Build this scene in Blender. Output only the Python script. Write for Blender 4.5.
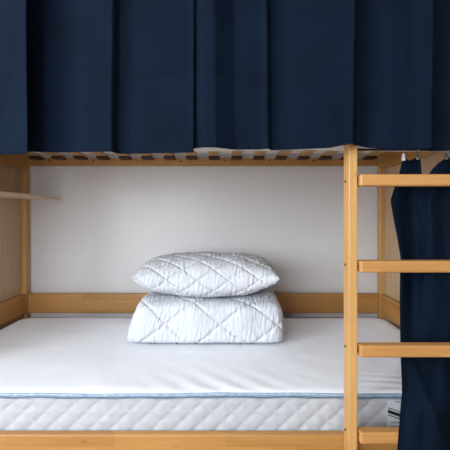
import bpy, bmesh, math, random
from mathutils import Vector, noise, Matrix

random.seed(4)
scene = bpy.context.scene
for o in list(bpy.data.objects):
    bpy.data.objects.remove(o)
COL = scene.collection

# ---------------------------------------------------------------- camera
CZ = 1.0                    # camera height above the floor
cam = bpy.data.cameras.new('camera')
cam.sensor_width = 36.0
cam.lens = 36.0 * 356.0 / 450.0
cam.shift_y = -11.0 / 450.0
cam.clip_start = 0.02
camo = bpy.data.objects.new('camera', cam)
camo.location = (0, 0, CZ)
camo.rotation_euler = (math.radians(90), 0, 0)
COL.objects.link(camo)
scene.camera = camo

# ---------------------------------------------------------------- world, window daylight, exposure
w = bpy.data.worlds.new('sky')
scene.world = w
w.use_nodes = True
bg = w.node_tree.nodes['Background']
bg.inputs['Color'].default_value = (0.72, 0.84, 1.0, 1)
bg.inputs['Strength'].default_value = 1.0

# room limits
RX0, RX1, RY0, RY1, RZ1 = -2.0, 2.3, -1.4, 2.05, 2.6
WY0, WY1, WZ0, WZ1 = -1.20, 0.20, 0.70, 2.20          # window in the left wall

def area(name, loc, rot, sx, sy, power, col):
    l = bpy.data.lights.new(name, 'AREA')
    l.shape = 'RECTANGLE'; l.size = sx; l.size_y = sy
    l.energy = power; l.color = col
    o = bpy.data.objects.new(name, l)
    o.location = loc; o.rotation_euler = rot
    COL.objects.link(o)
    return o
# daylight entering through the window of the left wall
area('window_daylight', (RX0 - 0.12, (WY0 + WY1) / 2, (WZ0 + WZ1) / 2),
     (0, math.radians(-90), 0), WZ1 - WZ0, WY1 - WY0, 60, (0.88, 0.94, 1.0))
# fill light through an unseen window added behind the camera
area('rear_fill_light', (-1.05, RY0 - 0.12, 1.45),
     (math.radians(90), 0, 0), 1.3, 1.5, 34, (0.90, 0.95, 1.0))

vs = scene.view_settings
vs.view_transform = 'Standard'
vs.look = 'None'
vs.gamma = 1.0
vs.use_curve_mapping = False
vs.exposure = 0.85

# ---------------------------------------------------------------- helpers
def px(x, y, Y):
    return Vector(((x - 225) * Y / 356.0, Y, CZ + (214 - y) * Y / 356.0))

def tag(o, label=None, cat=None, group=None, kind=None):
    if label: o['label'] = label
    if cat: o['category'] = cat
    if group: o['group'] = group
    if kind: o['kind'] = kind
    return o

def empty(name, loc=(0, 0, 0)):
    o = bpy.data.objects.new(name, None)
    o.location = loc
    COL.objects.link(o)
    return o

def link(name, bm, mat, parent=None, smooth=False):
    me = bpy.data.meshes.new(name)
    bmesh.ops.recalc_face_normals(bm, faces=bm.faces[:])
    bm.to_mesh(me); bm.free()
    if smooth:
        for p in me.polygons: p.use_smooth = True
    me.materials.append(mat)
    o = bpy.data.objects.new(name, me)
    COL.objects.link(o)
    if parent:
        o.parent = parent
        root = parent
        off = Vector((0, 0, 0))
        while root:
            off += root.location; root = root.parent
        o.location = -off
    return o

def add_box(bm, x0, x1, y0, y1, z0, z1, bev=0.0, seg=2):
    t = bmesh.new()
    vsx = [t.verts.new((x, y, z)) for x in (x0, x1) for y in (y0, y1) for z in (z0, z1)]
    for f in ((0,1,3,2),(4,6,7,5),(0,4,5,1),(2,3,7,6),(0,2,6,4),(1,5,7,3)):
        t.faces.new([vsx[i] for i in f])
    bmesh.ops.recalc_face_normals(t, faces=t.faces[:])
    if bev > 0:
        bmesh.ops.bevel(t, geom=t.edges[:], offset=bev, segments=seg, profile=0.5, affect='EDGES')
    me = bpy.data.meshes.new('tmp')
    t.to_mesh(me); t.free()
    bm.from_mesh(me)
    bpy.data.meshes.remove(me)

def box(name, mat, parent, x0, x1, y0, y1, z0, z1, bev=0.003, seg=2):
    bm = bmesh.new()
    add_box(bm, x0, x1, y0, y1, z0, z1, bev, seg)
    return link(name, bm, mat, parent)

def add_tube(bm, pts, r, n=10, closed=False):
    rings = []
    m = len(pts)
    for i, p in enumerate(pts):
        p = Vector(p)
        if closed:
            d = Vector(pts[(i + 1) % m]) - Vector(pts[i - 1])
        else:
            d = Vector(pts[min(i + 1, m - 1)]) - Vector(pts[max(i - 1, 0)])
        d.normalize()
        up = Vector((0, 0, 1)) if abs(d.z) < 0.9 else Vector((0, 1, 0))
        a = d.cross(up).normalized(); b = d.cross(a).normalized()
        rings.append([bm.verts.new(p + a * math.cos(2*math.pi*k/n) * r + b * math.sin(2*math.pi*k/n) * r) for k in range(n)])
    for i in range(m if closed else m - 1):
        A, B = rings[i], rings[(i + 1) % m]
        for k in range(n):
            bm.faces.new([A[k], A[(k+1) % n], B[(k+1) % n], B[k]])
    if not closed:
        bm.faces.new(rings[0]); bm.faces.new(rings[-1][::-1])

def add_cyl(bm, c, axis, r, h, n=16):
    c = Vector(c); a = Vector(axis).normalized()
    add_tube(bm, [c - a * h / 2, c + a * h / 2], r, n)

def fbm(x, y, z=0.0, o=3):
    v = 0; a = 1.0; f = 1.0
    for _ in range(o):
        v += a * noise.noise(Vector((x * f, y * f, z * f))); a *= 0.5; f *= 2.03
    return v

# ---------------------------------------------------------------- materials
def newmat(name):
    m = bpy.data.materials.new(name)
    m.use_nodes = True
    nt = m.node_tree
    return m, nt, nt.nodes['Principled BSDF']

def N(nt, typ, **kw):
    n = nt.nodes.new(typ)
    for k, v in kw.items():
        setattr(n, k, v)
    return n

def plain(name, col, rough=0.6, bump=0.0, bscale=100, metal=0.0, var=0.0, vscale=4.0, sheen=0.0):
    m, nt, b = newmat(name)
    b.inputs['Base Color'].default_value = (*col, 1)
    b.inputs['Roughness'].default_value = rough
    b.inputs['Metallic'].default_value = metal
    if sheen:
        b.inputs['Sheen Weight'].default_value = sheen
        b.inputs['Sheen Roughness'].default_value = 0.5
    tc = N(nt, 'ShaderNodeTexCoord')
    if var > 0:
        ns = N(nt, 'ShaderNodeTexNoise'); ns.inputs['Scale'].default_value = vscale
        ns.inputs['Detail'].default_value = 4
        nt.links.new(tc.outputs['Object'], ns.inputs['Vector'])
        r = N(nt, 'ShaderNodeValToRGB')
        r.color_ramp.elements[0].position = 0.3; r.color_ramp.elements[1].position = 0.7
        r.color_ramp.elements[0].color = (*[c * (1 - var) for c in col], 1)
        r.color_ramp.elements[1].color = (*[min(1, c * (1 + var)) for c in col], 1)
        nt.links.new(ns.outputs['Fac'], r.inputs['Fac'])
        nt.links.new(r.outputs['Color'], b.inputs['Base Color'])
    if bump > 0:
        n2 = N(nt, 'ShaderNodeTexNoise'); n2.inputs['Scale'].default_value = bscale
        n2.inputs['Detail'].default_value = 3
        nt.links.new(tc.outputs['Object'], n2.inputs['Vector'])
        bp = N(nt, 'ShaderNodeBump'); bp.inputs['Strength'].default_value = bump
        bp.inputs['Distance'].default_value = 0.004
        nt.links.new(n2.outputs['Fac'], bp.inputs['Height'])
        nt.links.new(bp.outputs['Normal'], b.inputs['Normal'])
    return m

def wood(name, axis, dark, light, blocks=True, rough=0.42, blen=0.34, bh=0.06, strength=0.16, off=0.0):
    """solid laminated wood; grain along axis, finger-joint blocks of differing tone"""
    m, nt, b = newmat(name)
    L = nt.links
    tc = N(nt, 'ShaderNodeTexCoord')
    sp = N(nt, 'ShaderNodeSeparateXYZ')
    L.new(tc.outputs['Object'], sp.inputs[0])
    ad = N(nt, 'ShaderNodeMath', operation='ADD')
    if axis == 'X': u = 'X'; L.new(sp.outputs['Z'], ad.inputs[0]); L.new(sp.outputs['Y'], ad.inputs[1])
    if axis == 'Y': u = 'Y'; L.new(sp.outputs['Z'], ad.inputs[0]); L.new(sp.outputs['X'], ad.inputs[1])
    if axis == 'Z': u = 'Z'; L.new(sp.outputs['X'], ad.inputs[0]); L.new(sp.outputs['Y'], ad.inputs[1])
    ao = N(nt, 'ShaderNodeMath', operation='ADD'); L.new(sp.outputs[u], ao.inputs[0]); ao.inputs[1].default_value = off
    cb = N(nt, 'ShaderNodeCombineXYZ')
    L.new(ao.outputs[0], cb.inputs[0]); L.new(ad.outputs[0], cb.inputs[1])
    mp = N(nt, 'ShaderNodeMapping'); mp.inputs['Scale'].default_value = (3.0, 75.0, 1.0)
    L.new(cb.outputs[0], mp.inputs['Vector'])
    ns = N(nt, 'ShaderNodeTexNoise'); ns.inputs['Scale'].default_value = 1.0
    ns.inputs['Detail'].default_value = 5; ns.inputs['Roughness'].default_value = 0.6
    ns.inputs['Distortion'].default_value = 0.6
    L.new(mp.outputs[0], ns.inputs['Vector'])
    ramp = N(nt, 'ShaderNodeValToRGB')
    ramp.color_ramp.elements[0].position = 0.25; ramp.color_ramp.elements[1].position = 0.75
    ramp.color_ramp.elements[0].color = (*dark, 1); ramp.color_ramp.elements[1].color = (*light, 1)
    L.new(ns.outputs['Fac'], ramp.inputs['Fac'])
    out = ramp.outputs['Color']
    if blocks:
        br = N(nt, 'ShaderNodeTexBrick')
        br.inputs['Scale'].default_value = 1.0
        br.inputs['Brick Width'].default_value = blen
        br.inputs['Row Height'].default_value = bh
        br.inputs['Mortar Size'].default_value = 0.0
        br.inputs['Color1'].default_value = (1, 1, 1, 1)
        br.inputs['Color2'].default_value = (1 - strength, 1 - strength * 1.15, 1 - strength * 1.4, 1)
        br.offset = 0.37
        L.new(cb.outputs[0], br.inputs['Vector'])
        mx = N(nt, 'ShaderNodeMixRGB', blend_type='MULTIPLY'); mx.inputs[0].default_value = 1.0
        L.new(out, mx.inputs[1]); L.new(br.outputs['Color'], mx.inputs[2])
        out = mx.outputs[0]
    # small knots
    vo = N(nt, 'ShaderNodeTexVoronoi'); vo.inputs['Scale'].default_value = 1.0
    mp2 = N(nt, 'ShaderNodeMapping'); mp2.inputs['Scale'].default_value = (4.5, 9.0, 1.0)
    L.new(cb.outputs[0], mp2.inputs['Vector']); L.new(mp2.outputs[0], vo.inputs['Vector'])
    r2 = N(nt, 'ShaderNodeValToRGB')
    r2.color_ramp.elements[0].position = 0.0; r2.color_ramp.elements[1].position = 0.07
    r2.color_ramp.elements[0].color = (0.55, 0.42, 0.34, 1); r2.color_ramp.elements[1].color = (1, 1, 1, 1)
    L.new(vo.outputs['Distance'], r2.inputs['Fac'])
    m3 = N(nt, 'ShaderNodeMixRGB', blend_type='MULTIPLY'); m3.inputs[0].default_value = 0.8
    L.new(out, m3.inputs[1]); L.new(r2.outputs['Color'], m3.inputs[2])
    L.new(m3.outputs[0], b.inputs['Base Color'])
    b.inputs['Roughness'].default_value = rough
    bp = N(nt, 'ShaderNodeBump'); bp.inputs['Strength'].default_value = 0.08; bp.inputs['Distance'].default_value = 0.002
    L.new(ns.outputs['Fac'], bp.inputs['Height']); L.new(bp.outputs['Normal'], b.inputs['Normal'])
    return m

D_, L_ = (0.385, 0.175, 0.043), (0.50, 0.26, 0.078)
WX = wood('pine_along_x', 'X', D_, L_)
WXT = wood('pine_board_plain', 'X', D_, L_, blocks=False)
WY = wood('pine_along_y', 'Y', D_, L_)
WZ = wood('pine_upright', 'Z', (0.48, 0.245, 0.075), (0.61, 0.36, 0.13), strength=0.12)
WRUNG = wood('beech_rung', 'X', (0.44, 0.20, 0.058), (0.55, 0.29, 0.095), blen=0.17, strength=0.12)
WSLAT = wood('slat_wood', 'Y', (0.46, 0.25, 0.10), (0.58, 0.34, 0.15), blocks=False)
WPAN = wood('end_panel_plywood', 'Z', (0.42, 0.27, 0.15), (0.55, 0.38, 0.23), blocks=False)
WSH = wood('shelf_wood', 'Y', (0.62, 0.45, 0.32), (0.72, 0.56, 0.42), blocks=False)
CAP = plain('slat_cap_plastic', (0.055, 0.018, 0.012), 0.5)
SCREW = plain('dark_screw', (0.06, 0.045, 0.035), 0.35, metal=0.6)
STEEL = plain('bright_steel', (0.65, 0.65, 0.66), 0.25, metal=1.0)
RODM = plain('dark_rod_metal', (0.03, 0.022, 0.02), 0.35, metal=0.7)
WPLAST = plain('white_plastic', (0.85, 0.85, 0.87), 0.3)
WALL = plain('wall_paint', (0.66, 0.645, 0.645), 0.36, bump=0.03, bscale=60, var=0.012, vscale=1.2)
WALL2 = plain('wall_paint_matte', (0.72, 0.70, 0.68), 0.8)
FLOORM = wood('floor_laminate', 'X', (0.30, 0.20, 0.13), (0.42, 0.30, 0.2), blen=1.2, bh=0.18)
SHEET = plain('white_sheet_cotton', (0.84, 0.86, 0.91), 0.85, bump=0.06, bscale=300, sheen=0.2)
BORDER = plain('mattress_border_fabric', (0.43, 0.445, 0.475), 0.7, bump=0.15, bscale=500)  # greyer than the top: the side's weaker light is put into the colour
PIPE = plain('blue_piping_satin', (0.27, 0.38, 0.50), 0.45, bump=0.1, bscale=120, var=0.25, vscale=60)
QUILT = plain('quilted_microfibre', (0.585, 0.605, 0.645), 0.85, bump=0.12, bscale=90)
MATU = plain('upper_mattress_fabric', (0.78, 0.77, 0.75), 0.85, bump=0.1, bscale=200)
LABW = plain('label_white', (0.50, 0.52, 0.56), 0.6)
LABK = plain('label_black_print', (0.012, 0.012, 0.014), 0.5)
LABG = plain('label_grey_print', (0.15, 0.16, 0.24), 0.5)

def navy(name, col, var=0.2):
    m, nt, b = newmat(name)
    L = nt.links
    tc = N(nt, 'ShaderNodeTexCoord')
    ns = N(nt, 'ShaderNodeTexNoise'); ns.inputs['Scale'].default_value = 7.0; ns.inputs['Detail'].default_value = 5
    L.new(tc.outputs['Object'], ns.inputs['Vector'])
    r = N(nt, 'ShaderNodeValToRGB')
    r.color_ramp.elements[0].position = 0.3; r.color_ramp.elements[1].position = 0.7
    r.color_ramp.elements[0].color = (*[c * (1 - var) for c in col], 1)
    r.color_ramp.elements[1].color = (*[c * (1 + var) for c in col], 1)
    L.new(ns.outputs['Fac'], r.inputs['Fac']); L.new(r.outputs['Color'], b.inputs['Base Color'])
    b.inputs['Roughness'].default_value = 0.8
    b.inputs['Specular IOR Level'].default_value = 0.06
    b.inputs['Sheen Weight'].default_value = 0.0
    b.inputs['Sheen Tint'].default_value = (0.4, 0.6, 1.0, 1)
    n2 = N(nt, 'ShaderNodeTexNoise'); n2.inputs['Scale'].default_value = 260; n2.inputs['Detail'].default_value = 2
    L.new(tc.outputs['Object'], n2.inputs['Vector'])
    bp = N(nt, 'ShaderNodeBump'); bp.inputs['Strength'].default_value = 0.15; bp.inputs['Distance'].default_value = 0.002
    L.new(n2.outputs['Fac'], bp.inputs['Height']); L.new(bp.outputs['Normal'], b.inputs['Normal'])
    return m
NAVY = navy('navy_cotton', (0.0021, 0.0062, 0.0150))

# ---------------------------------------------------------------- room shell
def wall_with_hole(name, fixed, axis, a0, a1, z0, z1, h0, h1, hz0, hz1, t):
    bm = bmesh.new()
    def seg(p0, p1, q0, q1):
        if axis == 'X': add_box(bm, fixed[0], fixed[1], p0, p1, q0, q1)
        else: add_box(bm, p0, p1, fixed[0], fixed[1], q0, q1)
    seg(a0, h0, z0, z1); seg(h1, a1, z0, z1); seg(h0, h1, z0, hz0); seg(h0, h1, hz1, z1)
    return tag(link(name, bm, WALL2), kind='structure')

tag(box('floor', FLOORM, None, RX0 - .1, RX1 + .1, RY0 - .1, RY1 + .1, -0.08, 0.0, 0), kind='structure')
tag(box('ceiling', WALL2, None, RX0 - .1, RX1 + .1, RY0 - .1, RY1 + .1, RZ1, RZ1 + 0.08, 0), kind='structure')
tag(box('wall_back', WALL, None, RX0 - .1, RX1 + .1, RY1, RY1 + 0.1, 0, RZ1, 0), kind='structure')
tag(box('wall_right', WALL2, None, RX1, RX1 + 0.1, RY0, RY1, 0, RZ1, 0), kind='structure')
wall_with_hole('wall_left', (RX0 - .1, RX0), 'X', RY0, RY1, 0, RZ1, WY0, WY1, WZ0, WZ1, .1)
wall_with_hole('wall_front', (RY0 - .1, RY0), 'Y', RX0 - .1, RX1 + .1, 0, RZ1, -1.70, -0.40, 0.70, 2.20, .1)
def window_frame(name, axis, f0, f1, a0, a1, z0, z1):
    bm = bmesh.new(); t = 0.05
    def seg(p0, p1, q0, q1):
        if axis == 'X': add_box(bm, f0, f1, p0, p1, q0, q1, .004)
        else: add_box(bm, p0, p1, f0, f1, q0, q1, .004)
    seg(a0, a0 + t, z0, z1); seg(a1 - t, a1, z0, z1); seg(a0, a1, z0, z0 + t); seg(a0, a1, z1 - t, z1)
    mid = (a0 + a1) / 2; seg(mid - t / 2, mid + t / 2, z0, z1)
    tag(link(name, bm, WPLAST), kind='structure')
window_frame('window_1', 'X', RX0 - .07, RX0 - .02, WY0, WY1, WZ0, WZ1)
window_frame('rear_fill_window', 'Y', RY0 - .07, RY0 - .02, -1.70, -0.40, 0.70, 2.20)  # unseen window, added as the opening for the rear fill light

# ---------------------------------------------------------------- bunk bed
XL, XR = -1.114, 0.867          # inner faces of the end frames
YB, YF = 1.992, 1.095           # back post front face; front rail outer face
bed = empty('bunk_bed', ((XL + XR) / 2, 1.55, 0))
tag(bed, 'light pine bunk bed with slatted upper bunk and ladder against the white wall', 'bunk bed')
def z(v): return CZ + v

# posts
for (x0, x1) in ((XL - .034, XL), (XR, XR + .036)):
    box('post', WZ, bed, x0, x1, YB, 2.032, 0, z(.95), .004)
for (x0, x1) in ((XL - .045, XL - .002), (XR + .002, XR + .045)):
    box('post', WZ, bed, x0, x1, YF, YF + .045, 0, z(.95), .004)
# back rails
box('back_guard_rail', WX, bed, XL + .001, XR - .001, 2.006, 2.030, z(-.560), z(-.449), .004)
box('bed_rail', WX, bed, XL + .001, XR - .001, 2.006, 2.030, z(-.74), z(-.588), .004)
box('slat_rail', WXT, bed, XL + .001, XR - .001, 2.004, 2.030, z(.272), z(.314), .003)
box('upper_guard_rail', WX, bed, XL + .001, XR - .001, 2.006, 2.030, z(.50), z(.62), .004)
# front rails
box('bed_rail', WX, bed, XL - .001, XR + .001, YF, YF + .026, z(-.83), z(-.680), .005, 3)
box('upper_front_rail', WX, bed, XL - .001, XR + .001, YF, YF + .026, z(.272), z(.42), .005, 3)
box('upper_front_rail', WX, bed, XL - .001, XR + .001, YF, YF + .026, z(.50), z(.60), .005, 3)
# end frames
for s, xi in ((-1, XL), (1, XR)):
    a, b_ = sorted((xi, xi + s * .024))
    y0, y1 = YF + .046, YB - .001
    box('end_rail', WY, bed, a, b_, y0, y1, z(-.556), z(-.446), .004)
    box('end_rail', WY, bed, a, b_, y0, y1, z(-.74), z(-.590), .004)
    box('end_rail', WY, bed, a, b_, y0, y1, z(.252), z(.42), .004)
    a, b_ = sorted((xi + s * .025, xi + s * .033))
    box('end_panel', WPAN, bed, a, b_, y0, YB - .002, z(-.80), z(.80), 0)
# lower bed base boards
bm = bmesh.new()
for k in range(12):
    x = XL + .06 + k * .165
    add_box(bm, x, x + .07, YF + .03, 2.0, z(-.735), z(-.717), .002)
link('bed_base', bm, WSLAT, bed)

# upper slats (laid across, ends held in dark caps on the back slat rail)
SLX = [(38 + 22.05 * k) for k in range(16)]
first = None
for k, sx in enumerate(SLX):
    xc = (sx - 225) * 1.99 / 356
    if k == 0:
        sl = box('slat', WSLAT, bed, xc - .028, xc + .028, YF + .03, 1.985, z(.318), z(.328), .002)
        bm = bmesh.new()
        add_box(bm, xc - .030, xc + .030, 1.945, 2.0035, z(.3035), z(.3175), .003)
        cap = link('slat_cap', bm, CAP, sl)
        cap.location = (0, 0, 0)
        first = (sl, cap, xc)
    else:
        s2 = first[0].copy(); COL.objects.link(s2); s2.parent = bed
        s2.location = first[0].location + Vector((xc - first[2], 0, 0))
        c2 = first[1].copy(); COL.objects.link(c2); c2.parent = s2
# screws along the slat rail
for sx in range(8):
    x = (49 + 44.1 * sx - 225) * 2.0 / 356
    bm = bmesh.new(); add_cyl(bm, (x, 2.0035, z(.299)), (0, 1, 0), .0045, .003, 12)
    link('screw', bm, SCREW, bed)

# ladder
lad = empty('ladder', (0.36, 1.05, 0)); lad.parent = bed; lad.location = Vector((0.36, 1.05, 0)) - bed.location
LX0 = (349 - 225) * 1.032 / 356; LX1 = (357.6 - 225) * 1.032 / 356
box('stile', WZ, lad, LX0, LX1, 1.032, 1.080, 0.0, z(.62), .0025, 3)
box('stile', WZ, lad, LX0 + .46, LX1 + .46, 1.032, 1.080, 0.0, z(.62), .0025, 3)
RY_0, RY_1 = 1.018, 1.052
for yb in (186, 273, 358, 445, 531):
    zb = z((214 - yb) * RY_0 / 356)
    bm = bmesh.new()
    add_box(bm, LX1 + .0035, LX0 + .4565, RY_0, RY_1, zb, zb + .0345, .006, 4)
    r = link('rung', bm, WRUNG, lad)
    for xx in (LX1 - .001, LX0 + .4555):
        bm = bmesh.new(); add_cyl(bm, (xx + .003, 1.040, zb + .017), (1, 0, 0), .008, .006, 12)
        d = link('dowel', bm, SCREW, r)
    bm = bmesh.new(); add_cyl(bm, (LX0 - .0005, 1.062, zb + .017), (1, 0, 0), .0042, .003, 12)
    link('screw', bm, SCREW, lad)

# ---------------------------------------------------------------- corner shelf
sh = box('shelf', WSH, None, XL + .0005, -.935, 1.13, 2.0035, z(.080), z(.096), .003)
tag(sh, 'narrow pale wooden shelf across the left end of the lower bunk', 'shelf')

# ---------------------------------------------------------------- lower mattress
MX0, MX1, MY0, MY1 = -1.092, .850, 1.127, 1.935
MZ = z(-.564)
def outline(x0, x1, y0, y1, r, step=.0065):
    """points and outward normals counter-clockwise around a rounded rectangle"""
    pts = []
    def line(a, b, n):
        d = (Vector(b) - Vector(a)); m = max(2, int(d.length / step))
        for i in range(m): pts.append((Vector(a) + d * i / m, Vector(n)))
    def arc(c, a0):
        m = 14
        for i in range(m):
            t = math.radians(a0 + 90 * i / m); n = Vector((math.cos(t), math.sin(t)))
            pts.append((Vector(c) + n * r, n))
    line((x0 + r, y0), (x1 - r, y0), (0, -1)); arc((x1 - r, y0 + r), -90)
    line((x1, y0 + r), (x1, y1 - r), (1, 0)); arc((x1 - r, y1 - r), 0)
    line((x1 - r, y1), (x0 + r, y1), (0, 1)); arc((x0 + r, y1 - r), 90)
    line((x0, y1 - r), (x0, y0 + r), (-1, 0)); arc((x0 + r, y0 + r), 180)
    return pts
mat_root = empty('mattress', ((MX0 + MX1) / 2, (MY0 + MY1) / 2, z(-.715)))
tag(mat_root, 'white mattress with blue piping and diamond quilted side on the lower bunk', 'mattress')
OUT = outline(MX0, MX1, MY0, MY1, .055)
# quilted border
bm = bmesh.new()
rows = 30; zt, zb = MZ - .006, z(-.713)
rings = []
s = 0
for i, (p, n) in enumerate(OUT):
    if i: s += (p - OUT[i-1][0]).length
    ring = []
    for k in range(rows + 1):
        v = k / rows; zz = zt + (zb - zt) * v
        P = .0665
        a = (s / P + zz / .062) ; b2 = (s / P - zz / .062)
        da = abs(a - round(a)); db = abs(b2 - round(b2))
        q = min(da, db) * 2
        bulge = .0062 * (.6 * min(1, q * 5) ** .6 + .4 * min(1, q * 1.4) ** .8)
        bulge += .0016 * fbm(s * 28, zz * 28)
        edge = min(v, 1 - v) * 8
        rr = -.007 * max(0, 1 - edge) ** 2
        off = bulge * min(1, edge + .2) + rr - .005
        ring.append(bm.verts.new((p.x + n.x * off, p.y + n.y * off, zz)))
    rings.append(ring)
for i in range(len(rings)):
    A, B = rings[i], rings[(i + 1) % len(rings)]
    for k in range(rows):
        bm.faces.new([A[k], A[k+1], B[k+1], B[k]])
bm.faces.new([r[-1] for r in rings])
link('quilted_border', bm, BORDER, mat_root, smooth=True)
# top panel: concentric rings of the outline
def ztop(x, y):
    e = .004 * fbm(x * 2.2 + 4, y * 3.0) + .0012 * fbm(x * 9, y * 6)
    # gathered creases at the front right
    d = math.hypot(x - .58, (y - 1.16) * 1.6)
    e += .0035 * math.sin((y - 1.13) * 150 + x * 14) * math.exp(-(d / .11) ** 2)
    d2 = math.hypot(x - (-.02), (y - 1.15) * 2.2)
    e += .002 * math.sin((x + y) * 60) * math.exp(-(d2 / .22) ** 2)
    # flattened round the bedding
    return e
def sag(x, y):
    return .0014 * math.sin(x * 7 + 1.0) + .0006 * math.sin(x * 23 + 2)
bm = bmesh.new()
cx, cy = (MX0 + MX1) / 2, (MY0 + MY1) / 2
prev = None
insets = [(-.004, -.012), (-.0065, -.007), (-.004, -.0025), (.004, .0), (.015, .002), (.03, .003)] + [(.03 + .345 * (t / 46), .003) for t in range(1, 47)]
def inset_pt(p, d):
    hx = (MX1 - MX0) / 2; hy = (MY1 - MY0) / 2
    return Vector((cx + (p.x - cx) * (hx - d) / hx, cy + (p.y - cy) * (hy - d) / hy))
for (d, dz) in insets:
    ring = []
    for p, n in OUT:
        q = inset_pt(p, d)
        h = MZ + dz + sag(q.x, q.y) * (1 if d < .02 else .3) + (ztop(q.x, q.y) if d > .002 else 0)
        ring.append(bm.verts.new((q.x, q.y, h)))
    if prev:
        for i in range(len(ring)):
            j = (i + 1) % len(ring)
            bm.faces.new([prev[i], prev[j], ring[j], ring[i]])
    prev = ring
bm.faces.new(prev)
link('top_panel', bm, SHEET, mat_root, smooth=True)
# piping
bm = bmesh.new()
pts = []
for i, (p, n) in enumerate(OUT[::2]):
    pts.append((p.x + n.x * .004, p.y + n.y * .004, MZ - .006 + sag(p.x, p.y)))
add_tube(bm, pts, .0050, 10, closed=True)
link('piping', bm, PIPE, mat_root, smooth=True)
bm = bmesh.new()
add_tube(bm, [(a, b_ , c - .0095 + .0012 * math.sin(a * 40)) for (a, b_, c) in pts], .0022, 8, closed=True)
tag(link('piping_seam', bm, plain('blue_seam', (0.11, 0.17, 0.24), .6), mat_root, smooth=True), 'dark blue seam under the piping')
# label on the border
lb = empty('label', (0, 0, 0)); lb.parent = mat_root; lb.location = -mat_root.location
def flat_quad(name, pxs, Y, mat, parent, t=.0008):
    bm = bmesh.new()
    pts = [px(x, y, Y) for x, y in pxs]
    f = [bm.verts.new(p) for p in pts]; g = [bm.verts.new(p + Vector((0, t, 0))) for p in pts]
    bm.faces.new(f); bm.faces.new(g[::-1])
    n = len(f)
    for i in range(n): bm.faces.new([f[i], g[i], g[(i+1) % n], f[(i+1) % n]])
    return link(name, bm, mat, parent)
LY = MY0 - .0045
flat_quad('label_cloth', [(387, 400), (416, 400), (416, 430), (387, 430)], LY, LABW, lb)
flat_quad('label_stripe', [(388.0, 409.5), (416, 419), (416, 423), (388.0, 413)], LY - .0006, LABK, lb)
flat_quad('label_stripe', [(388.0, 407.4), (416, 417), (416, 417.8), (388.0, 408.2)], LY - .0006, LABK, lb)
flat_quad('label_stripe', [(388.0, 414.4), (416, 424), (416, 425), (388.0, 415.4)], LY - .0006, LABK, lb)
flat_quad('label_text', [(391, 422.3), (400, 422.3), (400, 423), (391, 423)], LY - .0006, LABG, lb)
flat_quad('label_text', [(390, 426), (399, 426), (399, 427.4), (390, 427.4)], LY - .0006, LABG, lb)
flat_quad('label_text', [(395, 401.5), (401, 401.5), (401, 402.4), (395, 402.4)], LY - .0006, LABG, lb)

# ---------------------------------------------------------------- upper mattress with a hanging cover hem
um = empty('mattress', ((XL + XR) / 2, 1.55, z(.3285)))
tag(um, 'white mattress on the upper bunk, seen from below through the slats', 'mattress')
bm = bmesh.new()
add_box(bm, XL + .03, XR - .03, YF + .035, 1.945, z(.3290), z(.43), .012, 3)
link('mattress_body', bm, MATU, um)
bm = bmesh.new()
nx = 160
cols = []
for i in range(nx + 1):
    x = -.30 + (XR - .04 + .30) * i / nx
    zb2 = z(.2065 + .0025 * math.sin(x * 7) + .0012 * math.sin(x * 31))
    yb2 = 1.162 + .003 * math.sin(x * 12)
    cols.append([bm.verts.new((x, yb2 + dy, zz)) for (dy, zz) in
                 ((-.004, z(.317)), (-.004, z(.26)), (-.001, zb2), (.002, zb2), (.001, z(.26)), (.000, z(.317)))])
for i in range(nx):
    A, B = cols[i], cols[i + 1]
    for k in range(6):
        bm.faces.new([A[k], A[(k+1) % 6], B[(k+1) % 6], B[k]])
bm.faces.new(cols[0]); bm.faces.new(cols[-1])
tag(link('cover_hem', bm, SHEET, um, smooth=True), 'white cover hem hanging below the slats')

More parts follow.
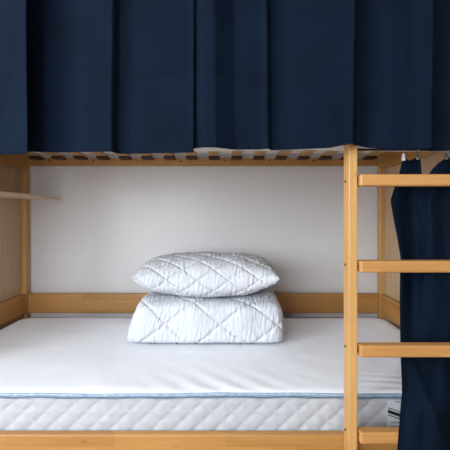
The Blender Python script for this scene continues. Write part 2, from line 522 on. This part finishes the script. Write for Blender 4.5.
# ---------------------------------------------------------------- duvet and pillow (soft quilted solids)
def soft(name, mat, cxm, cym, zbase, xs, hfun, dfun, skew, expo, Px, Ps, depthq, pucker, nU=440, nV=260, sw=6.0, clamp=True, flat=.0, phase=0.0, tilt=0.0):
    bm = bmesh.new()
    rings = []
    for i in range(nU + 1):
        # ease sampling toward the ends
        u = -math.cos(math.pi * i / nU)
        H = hfun(u); Dp = dfun(u)
        ring = []
        # arclength estimate
        pr = []
        for k in range(nV):
            t = 2 * math.pi * k / nV
            c, s_ = math.cos(t), math.sin(t)
            yy = math.copysign(abs(c) ** (2 / expo), c) * Dp
            zz = math.copysign(abs(s_) ** (2 / (expo if s_ > 0 else (8.0 if clamp else 3.0))), s_) * H
            pr.append((yy, zz))
        # even spacing along the outline of the slice
        dense = []
        for k in range(1201):
            t = 2 * math.pi * k / 1200
            c, s_ = math.cos(t), math.sin(t)
            dense.append((math.copysign(abs(c) ** (2 / expo), c) * Dp,
                          math.copysign(abs(s_) ** (2 / (expo if s_ > 0 else (8.0 if clamp else 3.0))), s_) * H))
        al = [0.0]
        for k in range(1, 1201): al.append(al[-1] + math.hypot(dense[k][0]-dense[k-1][0], dense[k][1]-dense[k-1][1]))
        def resample(l0, l1, cnt, j):
            out = []
            for q_ in range(cnt):
                L = l0 + (l1 - l0) * q_ / cnt
                while j < 1200 and al[j + 1] < L: j += 1
                seg = al[j + 1] - al[j]
                f_ = (L - al[j]) / seg if seg > 1e-12 else 0
                out.append((dense[j][0] + (dense[j+1][0] - dense[j][0]) * f_, dense[j][1] + (dense[j+1][1] - dense[j][1]) * f_))
            return out
        pr = resample(0, al[600], nV // 2, 0) + resample(al[600], al[1200], nV - nV // 2, 599)
        arc = [0]
        for k in range(1, nV): arc.append(arc[-1] + math.hypot(pr[k][0]-pr[k-1][0], pr[k][1]-pr[k-1][1]))
        ref = arc[nV // 2]
        for k in range(nV):
            yy, zz = pr[k]
            X = u * xs
            kk = nV // 2
            S = arc[k] - ref
            # outward normal approx in the slice
            y0, z0 = pr[k-1]; y1, z1 = pr[(k+1) % nV]
            tn = Vector((0, (z1 - z0), -(y1 - y0)))
            if tn.length > 1e-9: tn.normalize()
            a = X / Px + (S / Ps) + phase + .010 * fbm(X * 9, S * 9, 1.0, 2); b2 = X / Px - (S / Ps) + phase
            da = abs(a - round(a)); db = abs(b2 - round(b2))
            q = min(da, db) * 2
            qq = .70 * min(1, q * sw) ** .55 + .30 * min(1, q * 1.3) ** .8
            pk = fbm(X * 105 + S * 12, S * 24, 3.1, 2) * math.exp(-q * 1.5)
            big = fbm(X * 7 + 9, S * 7, zbase, 2)
            fade = max(0.15, min(1, H / (hfun(0) * .45)))
            off = (depthq * (qq - .75) + pucker * pk + depthq * .55 * big) * fade
            zn = zz / max(H, 1e-6)
            if clamp: off *= max(0, min(1, (zn + 1.0) / .25))
            Xs = X * (1 - skew * (zn * .5 + .5) ** 1.6 * (1 if X < 0 else .05))
            P = Vector((Xs, yy, zz)) + tn * off
            P.z += H if flat else 0
            ring.append(bm.verts.new((cxm + P.x, cym + P.y, max(zbase + P.z, zbase + .0005) if clamp else zbase + P.z + .012 * (X / xs) ** 2 - .006)))
        rings.append(ring)
    for i in range(nU):
        A, B = rings[i], rings[i + 1]
        for k in range(nV):
            bm.faces.new([A[k], A[(k+1) % nV], B[(k+1) % nV], B[k]])
    bm.faces.new(rings[0]); bm.faces.new(rings[-1][::-1])
    return link(name, bm, mat, None, smooth=True)

# duvet: flat-bottomed folded loaf
dz0 = MZ + .0085
dX0, dX1 = (124 - 225) * 1.54 / 356, (285.5 - 225) * 1.54 / 356
def hD(u): return .0900 * (1 - abs(u) ** 22) ** (1 / 3.2) * (1 - .02 * u) + .002
def dD(u): return .20 * (1 - abs(u) ** 14) ** .25 * (1 - .01 * math.sin(u * 9)) + .016
duvet = soft('duvet', QUILT, (dX0 + dX1) / 2, 1.705, dz0, (dX1 - dX0) / 2, hD, dD, .13, 5.6, .239, .200, .0135, .0046, flat=1, phase=.707, sw=8.0)
tag(duvet, 'folded white quilted duvet lying on the lower mattress beneath the pillow', 'duvet')

bm = bmesh.new()
ymin = min(v.co.y for v in duvet.data.vertices)
for sx in (149, 153.5, 176, 195, 229, 240.5, 251):
    x_ = (sx - 225) * ymin / 356
    y_ = min(v.co.y for v in duvet.data.vertices if abs(v.co.x - x_) < .005 and dz0 + .003 < v.co.z < dz0 + .012)
    add_cyl(bm, (x_, y_, dz0 + .0075), (1, 0, 0), .0020, .006, 8)
tag(link('edge_stitch', bm, RODM, duvet), 'dark stitches along the bottom edge')
# pillow: plump, pointed ends
pX0, pX1 = (139.5 - 225) * 1.62 / 356, (275 - 225) * 1.62 / 356
def hP(u):
    a = abs(u)
    return .083 * max(0, (1 - a ** 3.6)) ** .62 * (1 + .03 * math.sin(u * 5 + 1)) + .009 * (1 - a ** 16) ** .5 + .001
def dP(u):
    a = abs(u)
    return .205 * (1 - .10 * (1 - a ** 3))
pil = soft('pillow', QUILT, (pX0 + pX1) / 2, 1.685, z(-.275), (pX1 - pX0) / 2, hP, dP, .0, 2.35, .130, .100, .0110, .0046, phase=.25, clamp=False)
tag(pil, 'plump white quilted pillow resting on top of the folded duvet', 'pillow')

# ---------------------------------------------------------------- upper navy curtains
def interp(keys, x):
    if x <= keys[0][0]: return keys[0][1]
    for (a, va), (b_, vb) in zip(keys, keys[1:]):
        if x <= b_:
            t = (x - a) / (b_ - a)
            return va + (vb - va) * t
    return keys[-1][1]

def curtain(name, Y0, keys, hem, ztop_, xa, xb, step=.003, seed=0.0, crease=72, thick=.0016, amp=1.4):
    """keys: (pixel x at distance Y0 -> fold depth); hem: (x, y of hem)"""
    bm = bmesh.new()
    X0, X1 = (xa - 225) * Y0 / 356, (xb - 225) * Y0 / 356
    n = int((X1 - X0) / step); m = 220
    zc = CZ + (214 - crease) * Y0 / 356
    front, back = [], []
    for i in range(n + 1):
        X = X0 + (X1 - X0) * i / n
        f, g = [], []
        for k in range(m + 1):
            v = k / m
            xp = X * 356 / Y0 + 225
            yh = interp(hem, xp)
            zh = CZ + (214 - yh) * Y0 / 356
            zz = zh + (ztop_ - zh) * v
            # folds drift slightly with height
            xq = xp + 5.0 * (zz - zh) * math.sin(xp * .02 + seed)
            d = sum(interp(keys, xq + o_) for o_ in (-1.2, 0, 1.2)) / 3
            d *= amp * (.9 + .5 * (zz - zh))
            d += .0035 * fbm(X * 9 + seed, zz * 3.0, seed) + .0012 * fbm(X * 26, zz * 14, seed + 5)
            # ironed horizontal crease
            dc = (zz - zc - .003 * math.sin(X * 8 + seed)) / .006
            d += -.0030 * math.exp(-dc * dc) * (.6 + .8 * noise.noise(Vector((X * 11, seed, 0))))
            if zz < zc: d += .0012 * math.exp(-((zz - zc) / .03) ** 2)
            p = Vector((X, Y0 + d, zz))
            f.append(bm.verts.new(p)); g.append(bm.verts.new(p + Vector((0, thick, 0))))
        front.append(f); back.append(g)
    for i in range(n):
        for k in range(m):
            bm.faces.new([front[i][k], front[i+1][k], front[i+1][k+1], front[i][k+1]])
            bm.faces.new([back[i][k], back[i][k+1], back[i+1][k+1], back[i+1][k]])
        bm.faces.new([front[i][0], back[i][0], back[i+1][0], front[i+1][0]])
        bm.faces.new([front[i][m], front[i+1][m], back[i+1][m], back[i][m]])
    for k in range(m):
        bm.faces.new([front[0][k], front[0][k+1], back[0][k+1], back[0][k]])
        bm.faces.new([front[n][k], back[n][k], back[n][k+1], front[n][k+1]])
    return link(name, bm, NAVY, None, smooth=True)

ZT = z(.86)
cA = curtain('curtain', .950, [(-160, .05), (-110, .0), (-60, .05), (-15, .022), (8, .012), (16, .000), (30, -.012)],
             [(-160, 154), (0, 153.2), (31, 154.4)], ZT, -160, 30.2, seed=1.0)
tag(cA, 'brighter blue curtain at the far left edge of the upper bunk', 'curtain', 'navy curtains of the upper bunk')
cB = curtain('curtain', .995, [(-10, .02), (24, .010), (38, .010), (70, .004), (108, -.010), (113.5, -.012), (116, .008), (128, .010), (160, .001), (188, -.006), (194, -.010)],
             [(-10, 152), (31, 150.8), (60, 152), (113, 152.3), (114, 152.8), (194, 153.2)], ZT, 5, 194.2, seed=2.0)
tag(cB, 'wide navy curtain in the left middle of the upper bunk, ending at the narrow slit', 'curtain', 'navy curtains of the upper bunk')
cC = curtain('curtain', .985, [(194, .010), (198, .003), (206, -.008), (216, -.012), (236, .012), (262, .010), (269, .004), (272.5, .024), (284, .020), (310, .008), (346, -.006), (352.5, -.010), (356, .020), (372, .024), (392, .010), (412, .004), (427, -.010), (430.5, -.012), (434, .024), (450, .03), (470, .0), (500, .012), (530, .0), (560, .02)],
             [(194, 147.6), (230, 148.8), (300, 148.2), (330, 147.6), (343, 145.5), (357, 143.3), (370, 145.4), (395, 149), (425, 149.4), (450, 148.6), (560, 150)], ZT, 193.0, 556, seed=3.4)
tag(cC, 'long navy curtain over the right half of the upper bunk above the ladder', 'curtain', 'navy curtains of the upper bunk')
bm = bmesh.new(); add_tube(bm, [(-1.20, 1.005, ZT + .012), (1.0, 1.005, ZT + .012)], .010, 14)
for xx in (-1.14, .90):
    add_tube(bm, [(xx, 1.005, ZT + .012), (xx, YF + .002, ZT + .012)], .007, 10)
tag(link('curtain_rod', bm, RODM), 'dark curtain rod along the top of the upper bunk', 'curtain rod')

# ---------------------------------------------------------------- lower hanging curtain on a thin rod
RY = 1.088
rod = bmesh.new()
zr = z((214 - 149.6) * RY / 356)
add_tube(rod, [(.392, RY, zr), (XR + .03, RY, zr - .001)], .0032, 10)
tag(link('curtain_rod', rod, RODM), 'thin dark rod just under the upper curtain behind the ladder', 'curtain rod')

lc = empty('curtain', (.60, RY, .1))
tag(lc, 'dark navy curtain gathered on clips behind the ladder rungs at the lower bunk', 'curtain')
LEFT = [(157, 403), (163, 402), (175, 399), (187, 395), (200, 390.5), (215, 393), (238, 397.5), (259, 401), (273, 400.2), (300, 400), (345, 400.5), (360, 401), (392, 402.3), (410, 400.5), (450, 397.5), (520, 394)]
TOPY = [(0, 158.5), (.03, 158.5), (.07, 160.5), (.11, 159), (.16, 156.8), (.185, 158.5), (.205, 166), (.235, 176), (.26, 180), (.29, 176), (.33, 169), (.38, 163), (.43, 159.5), (.475, 157), (.53, 160), (.65, 163), (.76, 158), (.9, 162), (1, 158)]
bm = bmesh.new()
nU, nV = 220, 150
RIGHT = 498
front = []; back = []
for i in range(nU + 1):
    s = i / nU
    f, g = [], []
    yt = interp(TOPY, s)
    for k in range(nV + 1):
        v = (k / nV)
        y = yt + (525 - yt) * v
        xl = sum(interp(LEFT, y + o_) for o_ in (-3, 0, 3)) / 3
        x = xl + (RIGHT - xl) * s
        # folds: deep at the left, drifting
        ph = s * 10 + .004 * (y - 150) + .6 * fbm(s * 3, y * .01, 2)
        amp = .011 + .005 * fbm(s * 4, y * .008, 7)
        d = amp * math.sin(ph) + .004 * math.sin(ph * 2.3 + y * .012)
        d += .0006 * fbm(s * 18, y * .03, 1.0)
        # diagonal drag fold on the lower part
        dd = (x - (408 + (y - 355) * .42)) / 7
        if y > 340: d += -.014 * math.exp(-dd * dd) * min(1, (y - 340) / 30)
        # passes out between the third and fourth rung
        t = max(0, min(1, (y - 362) / 55)); t = t * t * (3 - 2 * t)
        base = 1.0735 * (1 - t) + .996 * t
        if y < 335:
            tt = max(0, min(1, (335 - y) / 60)); base += .016 * tt
            d *= (1 + .9 * tt)
            dmin = 1.060
        d *= min(1, .12 + (y - yt) / 35) if y < 230 else 1
        Yv = base + d
        if y < 372: Yv = max(Yv, 1.0585)
        if y > 336: Yv = min(Yv, 1.088)
        if y > 418: Yv = min(Yv, 1.012)
        # pulled to a rod height at the top
        if s < .02 : Yv += .004
        # dispose the mesh in space on its own surface
        p = Vector(((x - 225) * 1.075 / 356, Yv, CZ + (214 - y) * 1.075 / 356))
        # ease scale in the lower part which lies nearer
        sc = 1 + (Yv - 1.075) / 1.075 * 1.0
        p.x *= sc; p.z = CZ + (p.z - CZ) * sc
        f.append(bm.verts.new(p)); g.append(bm.verts.new(p + Vector((0, .0014, 0))))
    front.append(f); back.append(g)
for i in range(nU):
    for k in range(nV):
        bm.faces.new([front[i][k], front[i+1][k], front[i+1][k+1], front[i][k+1]])
        bm.faces.new([back[i][k], back[i][k+1], back[i+1][k+1], back[i+1][k]])
    bm.faces.new([front[i][0], back[i][0], back[i+1][0], front[i+1][0]])
    bm.faces.new([front[i][nV], front[i+1][nV], back[i+1][nV], back[i][nV]])
for k in range(nV):
    bm.faces.new([front[0][k], front[0][k+1], back[0][k+1], back[0][k]])
    bm.faces.new([front[nU][k], back[nU][k], back[nU][k+1], front[nU][k+1]])
link('curtain_cloth', bm, NAVY, lc, smooth=True)
for ci, (cxp, cyp) in enumerate(((403.4, 158.0), (417.2, 157.0), (446, 157.0), (472, 158))):
    bm = bmesh.new()
    c = px(cxp, cyp, RY)
    ring = [(c.x + .0, RY + .0065 * math.cos(a), zr + .0065 * math.sin(a)) for a in [2*math.pi*j/18 for j in range(18)]]
    add_tube(bm, ring, .0011, 6, closed=True)
    add_tube(bm, [(c.x, RY, zr - .006), (c.x, RY, zr - .013)], .001, 6)
    cl = link('curtain_clip', bm, STEEL, lc, smooth=True)
    bm = bmesh.new()
    w0, w1 = .0022, .0048
    zt2 = zr - .012; zb3 = c.z - .008
    for sy in (-.0035, .0012):
        t = bmesh.new()
        vv = [t.verts.new((c.x + a, RY + sy + b_, zz)) for (a, zz) in ((-w0, zt2), (w0, zt2), (w1, zb3), (-w1, zb3)) for b_ in (0, .0015)]
        for f in ((0,2,4,6),(1,7,5,3),(0,1,3,2),(2,3,5,4),(4,5,7,6),(6,7,1,0)): t.faces.new([vv[j] for j in f])
        mm = bpy.data.meshes.new('t'); t.to_mesh(mm); t.free(); bm.from_mesh(mm); bpy.data.meshes.remove(mm)
    link('clip_jaw', bm, WPLAST if ci == 0 else STEEL, cl)
